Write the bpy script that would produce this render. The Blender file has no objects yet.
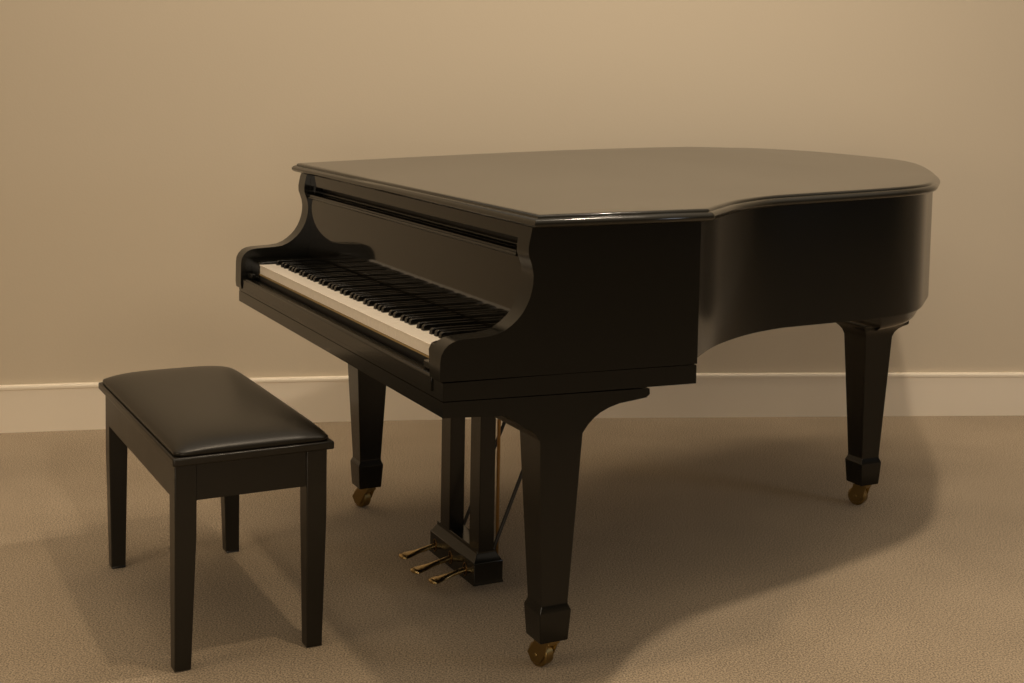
import bpy, bmesh, math
from mathutils import Vector, Matrix
from mathutils.geometry import delaunay_2d_cdt

SC = bpy.context.scene
COL = SC.collection

# ------------------------------------------------------------------ helpers
def link(name, me, mat, parent=None, smooth=None):
    o = bpy.data.objects.new(name, me)
    COL.objects.link(o)
    if mat is not None:
        me.materials.append(mat)
    if parent is not None:
        o.parent = parent
    if smooth is not None:
        for p in me.polygons:
            p.use_smooth = True
        me.set_sharp_from_angle(angle=math.radians(smooth))
    return o

def from_bm(name, bm, mat, parent=None, smooth=30, bevel=0.0, segs=2, loc=None):
    bmesh.ops.recalc_face_normals(bm, faces=bm.faces[:])
    me = bpy.data.meshes.new(name)
    bm.to_mesh(me)
    bm.free()
    if loc is not None:
        me.transform(Matrix.Translation((-loc[0], -loc[1], -loc[2])))
    o = link(name, me, mat, parent, smooth)
    if loc is not None:
        o.location = loc
    if bevel > 0:
        m = o.modifiers.new('soft_edges', 'BEVEL')
        m.width = bevel
        m.segments = segs
        m.limit_method = 'ANGLE'
        m.angle_limit = math.radians(35)
        m.harden_normals = False
    return o

def add_box(bm, x0, x1, y0, y1, z0, z1):
    v = [bm.verts.new(p) for p in ((x0,y0,z0),(x1,y0,z0),(x1,y1,z0),(x0,y1,z0),(x0,y0,z1),(x1,y0,z1),(x1,y1,z1),(x0,y1,z1))]
    for f in ((0,3,2,1),(4,5,6,7),(0,1,5,4),(1,2,6,5),(2,3,7,6),(3,0,4,7)):
        bm.faces.new([v[i] for i in f])
    return v

def add_prism(bm, prof, a0, a1, axis):
    """closed profile extruded along an axis; 'x': prof=(y,z), 'z': prof=(x,y), 'y': prof=(x,z)"""
    def P(p, a):
        return {'x': (a, p[0], p[1]), 'y': (p[0], a, p[1]), 'z': (p[0], p[1], a)}[axis]
    A = [bm.verts.new(P(p, a0)) for p in prof]
    B = [bm.verts.new(P(p, a1)) for p in prof]
    n = len(prof)
    for i in range(n):
        bm.faces.new((A[i], A[(i+1) % n], B[(i+1) % n], B[i]))
    bm.faces.new(A); bm.faces.new(B[::-1])

def add_loft(bm, rings, cap=True):
    R = [[bm.verts.new(p) for p in r] for r in rings]
    n = len(R[0])
    for a, b in zip(R[:-1], R[1:]):
        for i in range(n):
            bm.faces.new((a[i], a[(i+1) % n], b[(i+1) % n], b[i]))
    if cap:
        bm.faces.new(R[0][::-1]); bm.faces.new(R[-1])

def sq(cx, cy, hx, hy, z):
    return [(cx-hx, cy-hy, z), (cx+hx, cy-hy, z), (cx+hx, cy+hy, z), (cx-hx, cy+hy, z)]

def add_tube(bm, p, q, r, n=12, r2=None):
    p, q = Vector(p), Vector(q)
    d = (q-p).normalized()
    a = d.orthogonal().normalized(); b = d.cross(a)
    r2 = r if r2 is None else r2
    rings = []
    for c, rr in ((p, r), (q, r2)):
        rings.append([tuple(c + a*rr*math.cos(2*math.pi*i/n) + b*rr*math.sin(2*math.pi*i/n)) for i in range(n)])
    add_loft(bm, rings)

def add_path(bm, pts, widths, heights, n=14):
    """elliptic cross-sections swept along a path in space"""
    P = [Vector(p) for p in pts]
    rings = []
    for i, p in enumerate(P):
        d = (P[min(i+1, len(P)-1)] - P[max(i-1, 0)]).normalized()
        s = d.cross(Vector((0, 0, 1))).normalized()
        t = s.cross(d)
        rings.append([tuple(p + s*widths[i]*math.cos(2*math.pi*k/n) + t*heights[i]*math.sin(2*math.pi*k/n)) for k in range(n)])
    add_loft(bm, rings)

def crom(P, n=8):
    P = [Vector(p) for p in P]; out = []
    for i in range(len(P)-1):
        p0, p1, p2, p3 = P[max(i-1,0)], P[i], P[i+1], P[min(i+2, len(P)-1)]
        for k in range(n):
            t = k/n
            out.append(.5*((2*p1)+(p2-p0)*t+(2*p0-5*p1+4*p2-p3)*t*t+(3*p1-p0-3*p2+p3)*t**3))
    out.append(P[-1])
    return out

def interp(x, xs, ys):
    if x <= xs[0]: return ys[0]
    for i in range(len(xs)-1):
        if x <= xs[i+1]:
            t = (x-xs[i])/(xs[i+1]-xs[i]); return ys[i]*(1-t)+ys[i+1]*t
    return ys[-1]

def offset_loop(pts, d):
    """offset a counter-clockwise closed loop outward by d (number or per-point list)"""
    n = len(pts); out = []
    for i in range(n):
        a, p, b = Vector(pts[i-1]), Vector(pts[i]), Vector(pts[(i+1) % n])
        e1, e2 = (p-a).normalized(), (b-p).normalized()
        n1, n2 = Vector((e1.y, -e1.x)), Vector((e2.y, -e2.x))
        m = (n1+n2).normalized()
        k = 1/max(.45, m.dot(n1))
        dd = d[i] if isinstance(d, (list, tuple)) else d
        out.append(p + m*dd*k)
    return out

# ------------------------------------------------------------------ materials
def mat(name, color, rough=.5, metallic=0.0, spec=.5, coat=0.0, coat_rough=.1, ior=1.5):
    m = bpy.data.materials.new(name); m.use_nodes = True
    b = m.node_tree.nodes['Principled BSDF']
    b.inputs['Base Color'].default_value = (*color, 1)
    b.inputs['Roughness'].default_value = rough
    b.inputs['Metallic'].default_value = metallic
    b.inputs['Specular IOR Level'].default_value = spec
    b.inputs['IOR'].default_value = ior
    b.inputs['Coat Weight'].default_value = coat
    b.inputs['Coat Roughness'].default_value = coat_rough
    return m

def noise_bump(m, scale, strength, dist=.001, detail=3, col=None, rough=None):
    nt = m.node_tree; N = nt.nodes; b = N['Principled BSDF']
    tc = N.new('ShaderNodeTexCoord')
    nz = N.new('ShaderNodeTexNoise'); nz.inputs['Scale'].default_value = scale; nz.inputs['Detail'].default_value = detail
    nt.links.new(tc.outputs['Object'], nz.inputs['Vector'])
    if strength > 0:
        bp = N.new('ShaderNodeBump'); bp.inputs['Strength'].default_value = strength; bp.inputs['Distance'].default_value = dist
        nt.links.new(nz.outputs['Fac'], bp.inputs['Height'])
        nt.links.new(bp.outputs['Normal'], b.inputs['Normal'])
    if col:
        cr = N.new('ShaderNodeValToRGB')
        cr.color_ramp.elements[0].position = col[2]; cr.color_ramp.elements[0].color = (*col[0], 1)
        cr.color_ramp.elements[1].position = col[3]; cr.color_ramp.elements[1].color = (*col[1], 1)
        nt.links.new(nz.outputs['Fac'], cr.inputs['Fac'])
        nt.links.new(cr.outputs['Color'], b.inputs['Base Color'])
    if rough:
        mr = N.new('ShaderNodeMapRange')
        mr.inputs['To Min'].default_value = rough[0]; mr.inputs['To Max'].default_value = rough[1]
        nt.links.new(nz.outputs['Fac'], mr.inputs['Value'])
        nt.links.new(mr.outputs['Result'], b.inputs['Roughness'])
    return m

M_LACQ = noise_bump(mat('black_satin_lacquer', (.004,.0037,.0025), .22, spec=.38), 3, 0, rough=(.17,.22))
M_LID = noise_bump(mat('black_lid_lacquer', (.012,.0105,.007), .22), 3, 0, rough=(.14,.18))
M_GLOSS = noise_bump(mat('black_polished_lacquer', (.007,.006,.0042), .05, spec=.34), 3, 0, rough=(.04,.07))
M_IVORY = noise_bump(mat('ivory_key', (.84,.765,.66), .3), 60, .02)
M_EBONY = noise_bump(mat('ebony_key', (.003,.0027,.002), .2, spec=.4), 40, 0, rough=(.15,.22))
M_BRASS = noise_bump(mat('aged_brass', (.27,.188,.072), .32, 1.0), 60, .15, .001, rough=(.25,.42))
M_PEDAL = noise_bump(mat('polished_brass', (.50,.36,.16), .25, 1.0), 60, .08, .001, rough=(.2,.32))
M_BRASSD = noise_bump(mat('dull_brass', (.30,.17,.06), .38, 1.0), 60, .1, .001)
M_FELT = noise_bump(mat('key_frame_strip', (.32,.22,.09), .6), 80, .1)
M_DARKGAP = noise_bump(mat('black_recess', (.004,.0035,.003), .5), 30, 0, rough=(.45,.55))
M_IRON = noise_bump(mat('black_painted_iron', (.010,.009,.007), .45), 60, .05)
M_WOOD = noise_bump(mat('dark_bench_wood', (.010,.008,.005), .33, spec=.42), 8, 0, rough=(.3,.38))
M_LEATHER = noise_bump(mat('black_leather', (.010,.008,.005), .33, spec=.34), 700, .06, .0006, detail=2)

# ------------------------------------------------------------------ camera
F_PX, PITCH, ROLL, CAM_H, CY = 1367.63, 4.6074, 1.0063, 1.2666, 188.588
p, r = math.radians(PITCH), math.radians(ROLL)
Fv = Vector((0, math.cos(p), -math.sin(p))); R0 = Vector((1, 0, 0)); U0 = Vector((0, math.sin(p), math.cos(p)))
Rv = R0*math.cos(r) + U0*math.sin(r); Uv = U0*math.cos(r) - R0*math.sin(r)
cd = bpy.data.cameras.new('camera'); cam = bpy.data.objects.new('camera', cd); COL.objects.link(cam)
cd.sensor_width = 36; cd.lens = F_PX*36/1024
cd.shift_y = (CY - 341.5)/1024
cam.matrix_world = Matrix(((Rv.x, Uv.x, -Fv.x, 0), (Rv.y, Uv.y, -Fv.y, 0), (Rv.z, Uv.z, -Fv.z, CAM_H), (0, 0, 0, 1)))
cd.clip_start = .05
SC.camera = cam

# ------------------------------------------------------------------ room
WALL_LINE = [Vector((q.x, q.y)) for q in crom([(a, b, 0) for a, b in [(-7.5,3.3),(-4.2,4.13),(-3.0,4.43),(-1.772,4.707),(-1.113,4.856),(-.5,4.968),(.045,5.040),(.728,5.106),(1.4,5.172),(2.0,5.228),(3.0,5.32),(5.0,5.50),(8.5,5.82)]], 5)]
def wall_line(d):                    # the wall's plan line moved by d into the room
    out = []
    for i, q in enumerate(WALL_LINE):
        t = (WALL_LINE[min(i+1, len(WALL_LINE)-1)] - WALL_LINE[max(i-1, 0)]).normalized()
        out.append((q.x + t.y*d, q.y - t.x*d))
    return out

def struct(o):
    o['kind'] = 'structure'; return o

# carpet
M_CARPET = mat('beige_carpet', (.3,.2,.1), .95, spec=.1)
nt = M_CARPET.node_tree; N = nt.nodes; b = N['Principled BSDF']
b.inputs['Sheen Weight'].default_value = .15
tc = N.new('ShaderNodeTexCoord')
def nz(scale, detail):
    n = N.new('ShaderNodeTexNoise'); n.inputs['Scale'].default_value = scale; n.inputs['Detail'].default_value = detail
    nt.links.new(tc.outputs['Object'], n.inputs['Vector']); return n
n1 = nz(250, 2); n2 = nz(2.2, 3)
mx = N.new('ShaderNodeMath'); mx.operation = 'MULTIPLY_ADD'
nt.links.new(n2.outputs['Fac'], mx.inputs[0]); mx.inputs[1].default_value = .16
nt.links.new(n1.outputs['Fac'], mx.inputs[2])
cr = N.new('ShaderNodeValToRGB')
cr.color_ramp.elements[0].position = .45; cr.color_ramp.elements[0].color = (.165,.126,.080, 1)
cr.color_ramp.elements[1].position = .71; cr.color_ramp.elements[1].color = (.47,.37,.255, 1)
nt.links.new(mx.outputs[0], cr.inputs['Fac']); nt.links.new(cr.outputs['Color'], b.inputs['Base Color'])
bp = N.new('ShaderNodeBump'); bp.inputs['Strength'].default_value = .5; bp.inputs['Distance'].default_value = .004
nt.links.new(n1.outputs['Fac'], bp.inputs['Height']); nt.links.new(bp.outputs['Normal'], b.inputs['Normal'])

CEIL = 2.75
bm = bmesh.new()
add_prism(bm, [(-7.5,6.2),(-7.5,-3.5),(8.5,-3.5),(8.5,6.2)], -.06, 0, 'z')
struct(from_bm('floor', bm, M_CARPET, smooth=None))

M_WALL = noise_bump(mat('cream_wall_paint', (.60,.52,.405), .85, spec=.15), 140, .12, .002, detail=2)
bm = bmesh.new()
add_prism(bm, wall_line(0) + wall_line(-.12)[::-1], 0, CEIL, 'z')
struct(from_bm('wall_back', bm, M_WALL, smooth=30))

M_BASE = noise_bump(mat('white_baseboard_paint', (.82,.735,.61), .5, spec=.3), 90, .03, .001)
bm = bmesh.new()
prof = [(-.002, .0), (.016, .0), (.016, .151), (.0185, .1525), (.0185, .160), (.016, .1645), (.008, .1665), (-.002, .167)]
lines = [(wall_line(d), z) for d, z in prof]
add_loft(bm, [[(l[i][0], l[i][1], z) for l, z in lines] for i in range(len(WALL_LINE))])
struct(from_bm('baseboard_back', bm, M_BASE, smooth=25))

# ------------------------------------------------------------------ grand piano
P_ORG = Vector((-.7825, 3.9099, 0)); P_YAW = -1.1106
OFF = Vector((.74, 1.05, 0))            # empty at the middle of the piano's footprint
piano = bpy.data.objects.new('grand_piano', None); COL.objects.link(piano)
rot = Matrix.Rotation(P_YAW, 4, 'Z')
piano.location = P_ORG + rot @ OFF; piano.rotation_euler = (0, 0, P_YAW)
piano['label'] = 'black lacquered grand piano with closed lid and brass casters, standing on the carpet'
piano['category'] = 'piano'

def pp(name, bm, m, smooth=30, bevel=0.0, segs=2, parent=None):
    """a part of the piano, drawn in the case frame: x from bass to treble, y from keyboard to tail"""
    if parent is None:
        return _fin(from_bm(name, bm, m, piano, smooth, bevel, segs))
    return from_bm(name, bm, m, parent, smooth, bevel, segs)

def _fin(o):
    o.location = -OFF
    return o

W = 1.48
# lid outline (top edge), counter-clockwise seen from above: front bass corner -> front treble -> bentside -> tail -> bass side
bent = crom([(1.505,.577),(1.446,.645),(1.358,.757),(1.282,.905),(1.240,1.071),(1.202,1.244),(1.152,1.43),(1.085,1.57),
             (.972,1.695),(.824,1.836),(.533,2.056),(.30,2.19),(.14,2.215),(.0,2.13),(-.075,1.95),(-.09,1.7),(-.083,1.45)], 8)
OUT = [Vector((-.055,.195)), Vector((.7,.188)), Vector((1.522,.178)), Vector((1.514,.4))] + bent + [Vector((-.075,1.1)), Vector((-.066,.8)), Vector((-.06,.5))]
def dz(u, v):
    k = interp(v, [.2,.6,1.0,1.4,1.6,1.86,2.1,2.25], [0,.016,.0285,.037,.0375,.031,.021,.010])
    return k*max(0, min(1, (1.5-u)/1.56))**2

LZ = .979
# lid: ogee edge lofted round the outline, top filled with a smooth triangulated sheet
prof = [(-.05,0.0),(.002,0.0),(.009,.0008),(.0145,.0035),(.0175,.0075),(.0175,.0115),(.015,.0155),(.011,.0185),(.0075,.0198),(.0060,.0202),(.0055,.0225),(.0035,.0250),(-.001,.0263),(-.006,.0265)]
bm = bmesh.new()
rings = []
for off, z in prof:
    lp = offset_loop(OUT, off)
    rings.append([(q.x, q.y, LZ + z + dz(q.x, q.y)) for q in lp])
R = [[bm.verts.new(q) for q in ring] for ring in rings]
n = len(OUT)
for a, c in zip(R[:-1], R[1:]):
    for i in range(n):
        bm.faces.new((a[i], a[(i+1) % n], c[(i+1) % n], c[i]))
bm.faces.new(R[0][::-1])
top = R[-1]
pts = [Vector((v.co.x, v.co.y)) for v in top]
def inside(q):
    c = False
    for i in range(len(pts)):
        a, d = pts[i], pts[i-1]
        if (a.y > q.y) != (d.y > q.y) and q.x < (d.x-a.x)*(q.y-a.y)/(d.y-a.y)+a.x: c = not c
    return c
grid = []
for i in range(22):
    for j in range(28):
        q = Vector((-.1+i*.08, .21+j*.075))
        if inside(q) and min((q-s).length for s in pts) > .03: grid.append(q)
res = delaunay_2d_cdt(pts+grid, [], [list(range(len(pts)))], 1, 1e-6)
vmap = {}
for k, (co, orig) in enumerate(zip(res[0], res[3])):
    if orig and orig[0] < len(pts): vmap[k] = top[orig[0]]
    else: vmap[k] = bm.verts.new((co.x, co.y, LZ+.0265+dz(co.x, co.y)))
for f in res[2]:
    try: bm.faces.new([vmap[k] for k in f])
    except ValueError: pass
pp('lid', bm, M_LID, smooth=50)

# rim: a hollow case wall following the lid outline, straight across behind the fallboard
inset = []
for q in OUT:
    inset.append(-interp(q.y, [.2,.6,1.0,1.5,1.8,2.3], [.036,.030,.032,.018,.001,.001]) if q.x > .2 else -.02)
RIM = offset_loop(OUT, inset)
rim_path = []
for q in RIM:
    if q.y < .3 and q.x > -.2 and q.x < 1.46: continue
    rim_path.append(Vector((min(q.x, W), q.y)))
i0 = min(range(len(rim_path)), key=lambda i: (rim_path[i]-Vector((W,.4))).length)
rim_path = rim_path[i0:] + rim_path[:i0]
for q in rim_path:
    if q.x < .4 and q.y < 1.2: q.x = min(q.x, 0.0)*interp(q.y,[.2,.9,1.2],[0,.5,1])
rim_path = [Vector((W,.21))] + [Vector((W,.40)), Vector((W,.56)), Vector((W-.001,.583))] + [q for q in rim_path if not (q.x > 1.47 and q.y < .585)] + [Vector((0,.21))]
inner = offset_loop(rim_path, -.055)
inner[0].y = rim_path[0].y; inner[-1].y = rim_path[-1].y
inner[0].x = W-.055; inner[-1].x = .055
def rim_z(q):
    return interp(q.y, [.2,.58,.6,.66,1.0,1.5,1.9,2.3], [.680,.674,.675,.677,.679,.664,.662,.662])
bm = bmesh.new()
add = lambda ps, zf: [bm.verts.new((q.x, q.y, zf(q))) for q in ps]
ot, it = add(rim_path, lambda q: LZ+dz(q.x,q.y)), add(inner, lambda q: LZ+dz(q.x,q.y))
ob, ib = add(rim_path, rim_z), add(inner, rim_z)
m = len(rim_path)
for i in range(m-1):
    bm.faces.new((ob[i], ob[i+1], ot[i+1], ot[i])); bm.faces.new((ib[i+1], ib[i], it[i], it[i+1]))
    bm.faces.new((ot[i], ot[i+1], it[i+1], it[i])); bm.faces.new((ob[i+1], ob[i], ib[i], ib[i+1]))
for i in (0, m-1):
    bm.faces.new((ob[i], ot[i], it[i], ib[i]))
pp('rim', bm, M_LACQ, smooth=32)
# underside board
bm = bmesh.new()
ub = offset_loop(rim_path, -.03)
add_prism(bm, [(q.x, q.y) for q in ub], .705, .72, 'z')
pp('soundboard', bm, M_LACQ, smooth=None)

# tail band under the rim, rounded toward the leg
tb = [q for q in rim_path if q.y > 1.38]
bm = bmesh.new(); rings = []
for off, z in [(-.018,.690),(-.018,.642),(-.020,.635),(-.027,.628),(-.038,.624)]:
    lp = offset_loop(tb, off)
    rings.append([(q.x, q.y, z) for q in lp])
for k, z in ((.3,.609),(.6,.590),(.9,.585)):
    rings.append([(q.x*(1-k)+.71*k, q.y*(1-k)+1.74*k, z) for q in lp])
add_loft(bm, rings)
pp('tail_band', bm, M_LACQ, smooth=40)

# cheeks with the S-curved front edge
S = [(.21,.9785),(.1865,.9785),(.184,.965),(.181,.951),(.1785,.937),(.179,.922),(.184,.908),(.188,.896),(.1905,.880),(.190,.864),(.187,.848),(.1825,.834),(.176,.820),(.167,.806),(.157,.795),(.144,.784),(.130,.775),(.113,.7685),(.09,.7655),(.065,.7645),(.036,.763),(.022,.7605),(.010,.755),(.001,.746),(-.005,.735),(-.007,.722)]
low = [(-.007,.690),(-.006,.6835),(.21,.680)]
for u0, u1, dzz in ((-.009, .047, .006), (1.428, W, 0)):
    bm = bmesh.new()
    pr = [(y, z + (dzz if z < .97 else 0)) for y, z in S] + ([(-.008,.670),(-.006,.655),(.21,.655)] if u0 < .1 else low)
    add_prism(bm, pr, u0, u1, 'x')
    pp('cheek', bm, M_LACQ, smooth=32)

# key bed: two stacked bands that step back toward the tail
bm = bmesh.new()
add_prism(bm, [(.0,.645),(.0,.6805),(.25,.678),(.58,.672),(.582,.670),(.582,.632),(.25,.6385)], .001, W-.0015, 'x')
add_prism(bm, [(.13,.6055),(.0,.613),(.0,.6435),(.25,.637),(.466,.6315),(.467,.620),(.463,.616),(.456,.6135)], 0, W, 'x')
pp('key_bed', bm, M_LACQ, smooth=32)

bm = bmesh.new()
add_prism(bm, [(-.0035,.655),(.020,.655),(.020,.687),(.001,.687),(-.0035,.682)], .047, 1.427, 'x')
pp('key_slip', bm, M_LACQ, smooth=30, bevel=.001)

# keyboard: frame strip, keys
bm = bmesh.new()
add_box(bm, .056, 1.424, .029, .215, .682, .7015)
kb = pp('keyboard', bm, M_DARKGAP, smooth=None)
bm = bmesh.new()
add_box(bm, .112, 1.35, .0272, .0288, .7018, .7058)
from_bm('front_rail_strip', bm, M_FELT, kb, None)
KU0, KP, KF, KB, KT = .116, .02365, .027, .193, .7315
def white_key_bm():
    bm = bmesh.new(); w = KP-.0009
    add_box(bm, -w/2, w/2, .0015, KB-KF, -.0255, -.002)
    add_box(bm, -w/2, w/2, 0, KB-KF, -.0025, 0)
    return bm
def black_key_bm():
    bm = bmesh.new()
    L = .122
    add_loft(bm, [[(-.0063,0,0),(.0063,0,0),(.0063,L,0),(-.0063,L,0)],
                  [(-.0060,.0022,.010),(.0060,.0022,.010),(.0060,L,.010),(-.0060,L,.010)],
                  [(-.0050,.0065,.0135),(.0050,.0065,.0135),(.0050,L,.0135),(-.0050,L,.0135)]])
    return bm
wk = bk = None
for i in range(52):
    u = KU0 + (i+.5)*KP
    if wk is None:
        wk = from_bm('white_key', white_key_bm(), M_IVORY, kb, None, .0006, 1); o = wk
    else:
        o = wk.copy(); COL.objects.link(o); o.parent = kb
    o.location = (u, KF, KT)
for i in range(51):
    if i % 7 in (0, 2, 3, 5, 6):
        u = KU0 + (i+1)*KP + {0:.0, 2:-.0015, 3:.0015, 5:-.0018, 6:.0}[i % 7]
        if bk is None:
            bk = from_bm('black_key', black_key_bm(), M_EBONY, kb, 30, .0008, 2); o = bk
        else:
            o = bk.copy(); COL.objects.link(o); o.parent = kb
        o.location = (u, .069, KT-.0005)

# key blocks at either end
for u0, u1 in ((.047,.1145), (1.3475,1.427)):
    bm = bmesh.new()
    add_prism(bm, [(.026,.688),(.024,.722),(.030,.735),(.040,.738),(.193,.738),(.193,.688)], u0, u1, 'x')
    add_box(bm, u0+.008, u1-.018, .010, .027, .688, .703)
    pp('key_block', bm, M_LACQ, smooth=30, bevel=.002)

# fallboard and music-desk rail
bm = bmesh.new()
add_prism(bm, [(.196,.7),(.196,.909),(.215,.909),(.215,.7)], .047, 1.427, 'x')
fb = pp('fallboard', bm, M_GLOSS, smooth=None)
bm = bmesh.new()
add_prism(bm, [(.215,.909),(.1965,.909),(.190,.9095),(.187,.912),(.188,.9150),(.1895,.9165),(.1885,.9185),(.1895,.922),(.193,.924),(.215,.924)], .047, 1.405, 'x')
from_bm('fallboard_moulding', bm, M_LACQ, fb, 40)
bm = bmesh.new()
add_box(bm, .047, 1.427, .232, .24, .90, .96)
pp('recess_board', bm, M_DARKGAP, smooth=None)
bm = bmesh.new()
add_box(bm, .047, 1.427, .213, .2315, .926, .931)
from_bm('hinge', bm, M_LACQ, fb, None, .001, 1)
bm = bmesh.new()
add_box(bm, .047, 1.427, .197, .232, .946, LZ-.0005)
pp('front_rail', bm, M_GLOSS, smooth=30, bevel=.001)

# legs with brackets and casters
def leg(cx, cy, swivel, bracket, cdx=0, cdy=0):
    bm = bmesh.new()
    topz = .615 if bracket != 'tail' else .625
    rings = [sq(cx,cy,.0325,.0325,.070), sq(cx,cy,.0335,.0335,.073), sq(cx,cy,.0375,.0375,.134), sq(cx,cy,.0375,.0375,.138), sq(cx,cy,.0325,.0325,.150), sq(cx,cy,.0322,.0322,.158),
             sq(cx,cy,.0485,.0505,.520)]
    if bracket == 'tail':
        rings += [sq(cx,cy,.0505,.0525,.526), sq(cx,cy,.053,.056,.535), sq(cx,cy,.059,.064,.545), sq(cx,cy,.068,.072,.553), sq(cx,cy,.078,.080,.559), sq(cx,cy,.082,.083,.563), sq(cx,cy,.082,.083,.590)]
    else:
        rings += [sq(cx,cy,.05,.052,topz)]
    add_loft(bm, rings)
    L = pp('leg', bm, M_LACQ, smooth=25, bevel=.0012)
    if bracket in ('treble', 'bass'):
        bm = bmesh.new()
        pr = [(.13,.6131),(.131,.606),(.143,.601),(.153,.5935),(.164,.585),(.178,.577),(.191,.571),(.202,.562),(.209,.548),(.306,.548),(.313,.558),(.322,.5695),(.335,.5815),(.350,.5915),(.370,.6),(.395,.6065),(.43,.610),(.462,.6134)]
        a, c = (cx-.055, W-.0005) if bracket == 'treble' else (.0005, cx+.055)
        if bracket == 'bass': pr = [(y+.03, z) for y, z in pr[:-2]]+[(.44,.6132)]
        add_prism(bm, pr, a, c, 'x')
        from_bm('bracket', bm, M_LACQ, L, 40)
    # caster
    cxx, cyy = cx+cdx, cy+cdy
    d = Vector((math.cos(swivel), math.sin(swivel), 0)); s = Vector((-d.y, d.x, 0))
    base = Vector((cx, cy, 0))
    wc = Vector((cxx, cyy, .0275)) + d*.010
    bm = bmesh.new()
    add_tube(bm, base+Vector((0,0,.0645)), base+Vector((0,0,.0715)), .026, 20)
    add_tube(bm, base+Vector((0,0,.052)), base+Vector((0,0,.066)), .014, 14)
    for side in (-1, 1):
        o = s*side*.0165
        quad = [base+Vector((0,0,.062))-d*.020, base+Vector((0,0,.062))+d*.020, wc+Vector((0,0,.002))+d*.024, wc-Vector((0,0,.017))+d*.011, wc-Vector((0,0,.017))-d*.011, wc+Vector((0,0,.002))-d*.024]
        A = [bm.verts.new(q+o-s*.002) for q in quad]; B = [bm.verts.new(q+o+s*.002) for q in quad]
        bm.faces.new(A); bm.faces.new(B[::-1])
        for i in range(6): bm.faces.new((A[i], B[i], B[(i+1) % 6], A[(i+1) % 6]))
    tp = [base+Vector((0,0,.058))+a*d*.022+c*s*.0185 for a, c in ((-1,-1),(1,-1),(1,1),(-1,1))]
    add_loft(bm, [[tuple(q) for q in tp], [tuple(q+Vector((0,0,.007))) for q in tp]])
    add_tube(bm, wc-s*.0205, wc+s*.0205, .0055, 12)
    from_bm('caster_fork', bm, M_BRASS, L, 30, .001, 1)
    bm = bmesh.new()
    rw = .0275
    prof = [(-.0135,.012),(-.0135,rw-.004),(-.0105,rw),(.0105,rw),(.0135,rw-.004),(.0135,.012)]
    rings = [[tuple(wc + s*a + (Vector((0,0,1))*math.cos(2*math.pi*k/28) + d*math.sin(2*math.pi*k/28))*rr) for k in range(28)] for a, rr in prof]
    add_loft(bm, rings)
    from_bm('caster_wheel', bm, M_BRASS, L, 30)
    return L
leg(1.331, .316, math.radians(200), 'treble', -.010, .0)
leg(.150, .340, math.radians(200), 'bass', -.018, .0)
leg(.703, 1.722, math.radians(205), 'tail', -.004, .0)

# pedal lyre
bm = bmesh.new()
bx0, bx1, by0, by1 = .622, .899, .343, .421
def rc(i, z): return [(bx0+i, by0+i, z), (bx1-i, by0+i, z), (bx1-i, by1-i, z), (bx0+i, by1-i, z)]
add_loft(bm, [rc(-.002,.026), rc(0,.034), rc(0,.081), rc(.003,.084), rc(.013,.101), rc(.014,.110)])
lyre = pp('pedal_lyre', bm, M_LACQ, smooth=20, bevel=.0015)
for u in (.658, .838):
    bm = bmesh.new()
    add_box(bm, u, u+.058, .356, .397, .108, .6135)
    from_bm('lyre_post', bm, M_LACQ, lyre, 30, .0015)
for u, v0, v1 in ((.66,.418,.668), (.862,.408,.645)):
    bm = bmesh.new()
    add_tube(bm, (u, v0, .09), (u, v1, .66), .0048, 10)
    from_bm('lyre_brace', bm, M_IRON, lyre, 40)
bm = bmesh.new()
add_tube(bm, (.80, .452, .05), (.80, .452, .69), .0045, 10)
add_tube(bm, (.80, .452, .052), (.80, .40, .052), .0045, 10)
from_bm('pedal_rod', bm, M_BRASSD, lyre, 40)
for (u0, u1, v1) in ((.655,.662,.243), (.755,.770,.232), (.845,.852,.246)):
    bm = bmesh.new()
    vv = [.352,.335,.318,.300,.285,.272,.258,.248,.241,.237]
    pts = []; ws = []; hs = []
    for k, y in enumerate(vv):
        t = (.352-y)/.115
        pts.append((u0+(u1-u0)*t, .352-(.352-v1)*t, .052 - .016*math.sin(min(1,t*1.1)*math.pi/2) + .004*math.sin(t*math.pi)))
        ws.append([.0075,.008,.008,.009,.012,.0165,.0205,.0215,.018,.008][k]); hs.append([.007,.0065,.006,.0055,.005,.005,.005,.005,.0045,.0025][k])
    add_path(bm, pts, ws, hs)
    ped = from_bm('pedal', bm, M_PEDAL, lyre, 60)
    bm = bmesh.new()
    ring = [(u0+.011*math.cos(a), .3415, .052+.017*math.sin(a)) for a in [2*math.pi*k/20 for k in range(20)]]
    ring2 = [(u0+.0085*math.cos(a), .3415, .052+.0145*math.sin(a)) for a in [2*math.pi*k/20 for k in range(20)]]
    A = [bm.verts.new(q) for q in ring]; B = [bm.verts.new(q) for q in ring2]
    A2 = [bm.verts.new((q[0], .3435, q[2])) for q in ring]
    for k in range(20):
        j = (k+1) % 20
        bm.faces.new((A[k], A[j], B[j], B[k])); bm.faces.new((A[k], A2[k], A2[j], A[j]))
    from_bm('pedal_collar', bm, M_BRASSD, lyre, 40)

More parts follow.
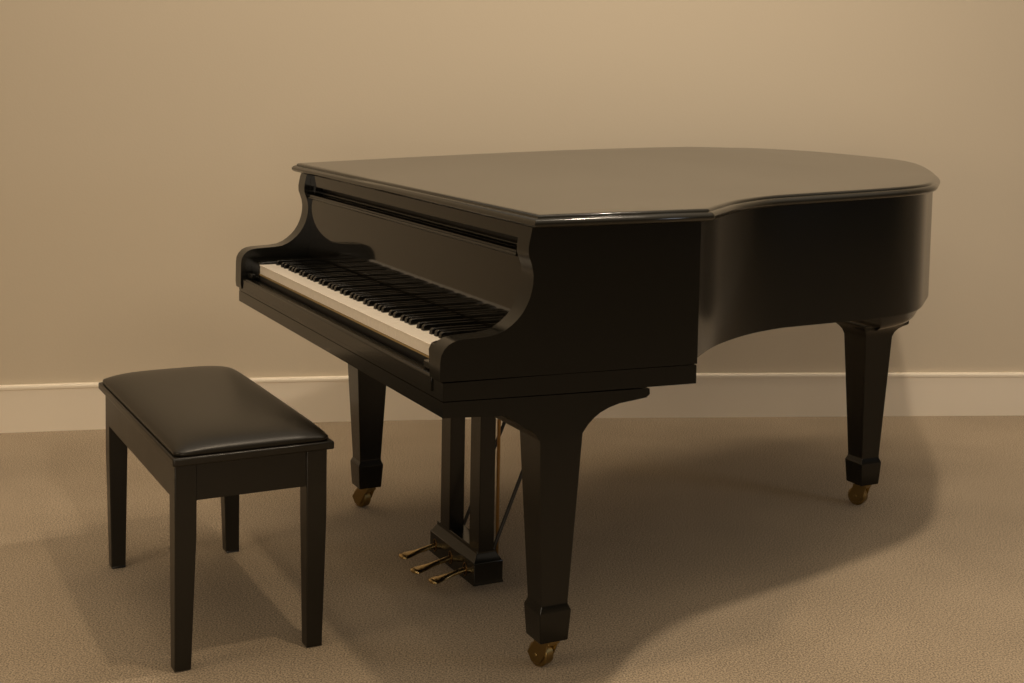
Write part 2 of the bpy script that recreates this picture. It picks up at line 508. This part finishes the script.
# ------------------------------------------------------------------ bench
B_ORG = Vector((-.9993, 3.4161, 0)); B_YAW = -1.0867
BOFF = Vector((.325, .149, 0))
bench = bpy.data.objects.new('piano_bench', None); COL.objects.link(bench)
bench.location = B_ORG + Matrix.Rotation(B_YAW, 4, 'Z') @ BOFF; bench.rotation_euler = (0, 0, B_YAW)
bench['label'] = 'black wooden piano bench with padded leather seat, standing in front of the keyboard'
bench['category'] = 'bench'
def bb(name, bm, m, smooth=30, bevel=0.0, segs=2):
    o = from_bm(name, bm, m, bench, smooth, bevel, segs); o.location = -BOFF; return o
BX0, BX1, BY0, BY1 = -.054, .727, -.030, .322
bm = bmesh.new()
add_box(bm, BX0, BX1, BY0, BY1, .455, .473)
bb('seat_board', bm, M_WOOD, 30, .004, 3)
LX0, LX1, LY0, LY1 = -.046, .704, -.021, .313
bm = bmesh.new()
for (x, y, sx, sy) in ((LX0+.005,LY0+.006,1,1), (LX1,LY0,-1,1), (LX1,LY1,-1,-1), (LX0+.012,LY1+.009,1,-1)):
    bm = bmesh.new()
    rings = []
    for z, w, sh in ((0,.0335,.004), (.003,.0355,.003), (.30,.046,.0), (.456,.047,0)):
        xa, ya = x+sx*sh*5.5, y+sy*sh
        xb, yb = xa+sx*w, ya+sy*w
        rings.append([(min(xa,xb),min(ya,yb),z),(max(xa,xb),min(ya,yb),z),(max(xa,xb),max(ya,yb),z),(min(xa,xb),max(ya,yb),z)])
    add_loft(bm, rings)
    bb('leg', bm, M_WOOD, 25, .002)
for x0, x1, y0, y1, z0 in ((LX0+.045,LX1-.045,LY0+.004,LY0+.024,.372), (LX0+.045,LX1-.045,LY1-.024,LY1-.004,.372), (LX0+.004,LX0+.024,LY0+.045,LY1-.045,.372), (LX1-.024,LX1-.004,LY0+.045,LY1-.045,.372)):
    bm = bmesh.new(); add_box(bm, x0, x1, y0, y1, z0, .456)
    bb('apron', bm, M_WOOD, 30, .001, 1)
# padded seat
bm = bmesh.new()
cx, cy = (BX0+BX1)/2, (BY0+BY1)/2
HX, HY, RC = (BX1-BX0)/2-.006, (BY1-BY0)/2-.006, .022
def outline(nc=7, ns=18):
    hx, hy = HX, HY
    out = []
    arcs = [(1,1,0), (-1,1,90), (-1,-1,180), (1,-1,270)]
    for j, (sx, sy, a0) in enumerate(arcs):
        for k in range(nc+1):
            a = math.radians(a0+90*k/nc)
            out.append(Vector((sx*(hx-RC)+RC*math.cos(a), sy*(hy-RC)+RC*math.sin(a))))
        nx = arcs[(j+1) % 4]
        e0 = out[-1]
        a = math.radians(nx[2])
        e1 = Vector((nx[0]*(hx-RC)+RC*math.cos(a), nx[1]*(hy-RC)+RC*math.sin(a)))
        for k in range(1, ns):
            out.append(e0.lerp(e1, k/ns))
    return out
ZB = .4725
B = outline()
def dome(q):
    X, Y = min(1, abs(q.x)/HX), min(1, abs(q.y)/HY)
    return .034*((1-X**6.5)**.52)*((1-Y**3.8)**.52)
rings = [[(cx+q.x*k, cy+q.y*k, z) for q in B] for k, z in ((.985,ZB),(.997,ZB+.002),(1.0,ZB+.005))]
for k in [.998,.993,.985,.973,.957,.937,.912,.88,.84,.79,.73,.65,.55,.43,.3,.16,.05]:
    rings.append([(cx+q.x*k, cy+q.y*k, ZB+.0065+dome(q*k)) for q in B])
add_loft(bm, rings)
bb('seat_cushion', bm, M_LEATHER, 60)

# ------------------------------------------------------------------ lighting
def area(name, loc, target, size, energy, color, shape='DISK', sy=None, spread=math.pi):
    l = bpy.data.lights.new(name, 'AREA'); l.shape = shape; l.size = size
    if sy: l.size_y = sy
    l.energy = energy; l.color = color; l.spread = spread
    o = bpy.data.objects.new(name, l); COL.objects.link(o)
    o.location = loc
    o.rotation_euler = (Vector(target)-Vector(loc)).to_track_quat('-Z', 'Y').to_euler()
    return o
def spot(name, loc, target, energy, color, angle, blend, radius):
    l = bpy.data.lights.new(name, 'SPOT'); l.energy = energy; l.color = color
    l.spot_size = math.radians(angle); l.spot_blend = blend; l.shadow_soft_size = radius
    o = bpy.data.objects.new(name, l); COL.objects.link(o)
    o.location = loc
    o.rotation_euler = (Vector(target)-Vector(loc)).to_track_quat('-Z', 'Y').to_euler()
    return o
WARM = (1.0,.81,.59)
NEUT = (1.0,.84,.65)
area('ceiling_downlight', (.94,3.20,2.70), (.94,3.20,0), .09, 29, NEUT)
spot('ceiling_spot', (.07,2.41,2.70), (-.3,2.6,0), 54, (1.0,.79,.55), 84, .8, .05)
spot('ceiling_spot', (-1.0,3.25,2.70), (-.8,3.1,0), 8, WARM, 70, .8, .06)
area('wall_washer', (.0,3.0,2.72), (.0,5.2,1.45), 3.0, 20.5, NEUT, 'RECTANGLE', .25)
o = area('wall_strip_light', (.35,4.83,2.72), (.35,4.83,0), 6.0, 6.5, WARM, 'RECTANGLE', .08, math.radians(60))
o.rotation_euler = (0, 0, .115)
area('left_fill_light', (-3.1,1.0,1.4), (.2,3.2,.6), 1.6, 21, (1.0,.75,.47))  # added soft fill from the left, brightens the key fronts
area('room_fill_light', (0,-.6,.75), (.8,5.0,.2), 1.8, 22, WARM, 'RECTANGLE', .6)
area('right_cool_light', (4.4,2.2,1.5), (1.2,3.8,.9), 1.0, 9, (.80,.88,1.0))  # cool light added on the right for the lid edge highlights, no window modelled

w = bpy.data.worlds.new('world'); SC.world = w; w.use_nodes = True
nt = w.node_tree; N = nt.nodes; bg = N['Background']
tc = N.new('ShaderNodeTexCoord'); sx = N.new('ShaderNodeSeparateXYZ'); nt.links.new(tc.outputs['Generated'], sx.inputs[0])
cr = N.new('ShaderNodeValToRGB')
cr.color_ramp.elements[0].position = .0; cr.color_ramp.elements[0].color = (.045,.037,.026, 1)
cr.color_ramp.elements[1].position = 1.0; cr.color_ramp.elements[1].color = (.76,.63,.475, 1)
e = cr.color_ramp.elements.new(.3); e.color = (.10,.082,.058, 1)
nt.links.new(sx.outputs['Z'], cr.inputs['Fac']); nt.links.new(cr.outputs['Color'], bg.inputs['Color'])
bg.inputs['Strength'].default_value = 1.0

SC.view_settings.view_transform = 'Standard'
SC.view_settings.look = 'None'
SC.view_settings.exposure = 0
SC.cycles.use_denoising = True
SC.cycles.max_bounces = 8
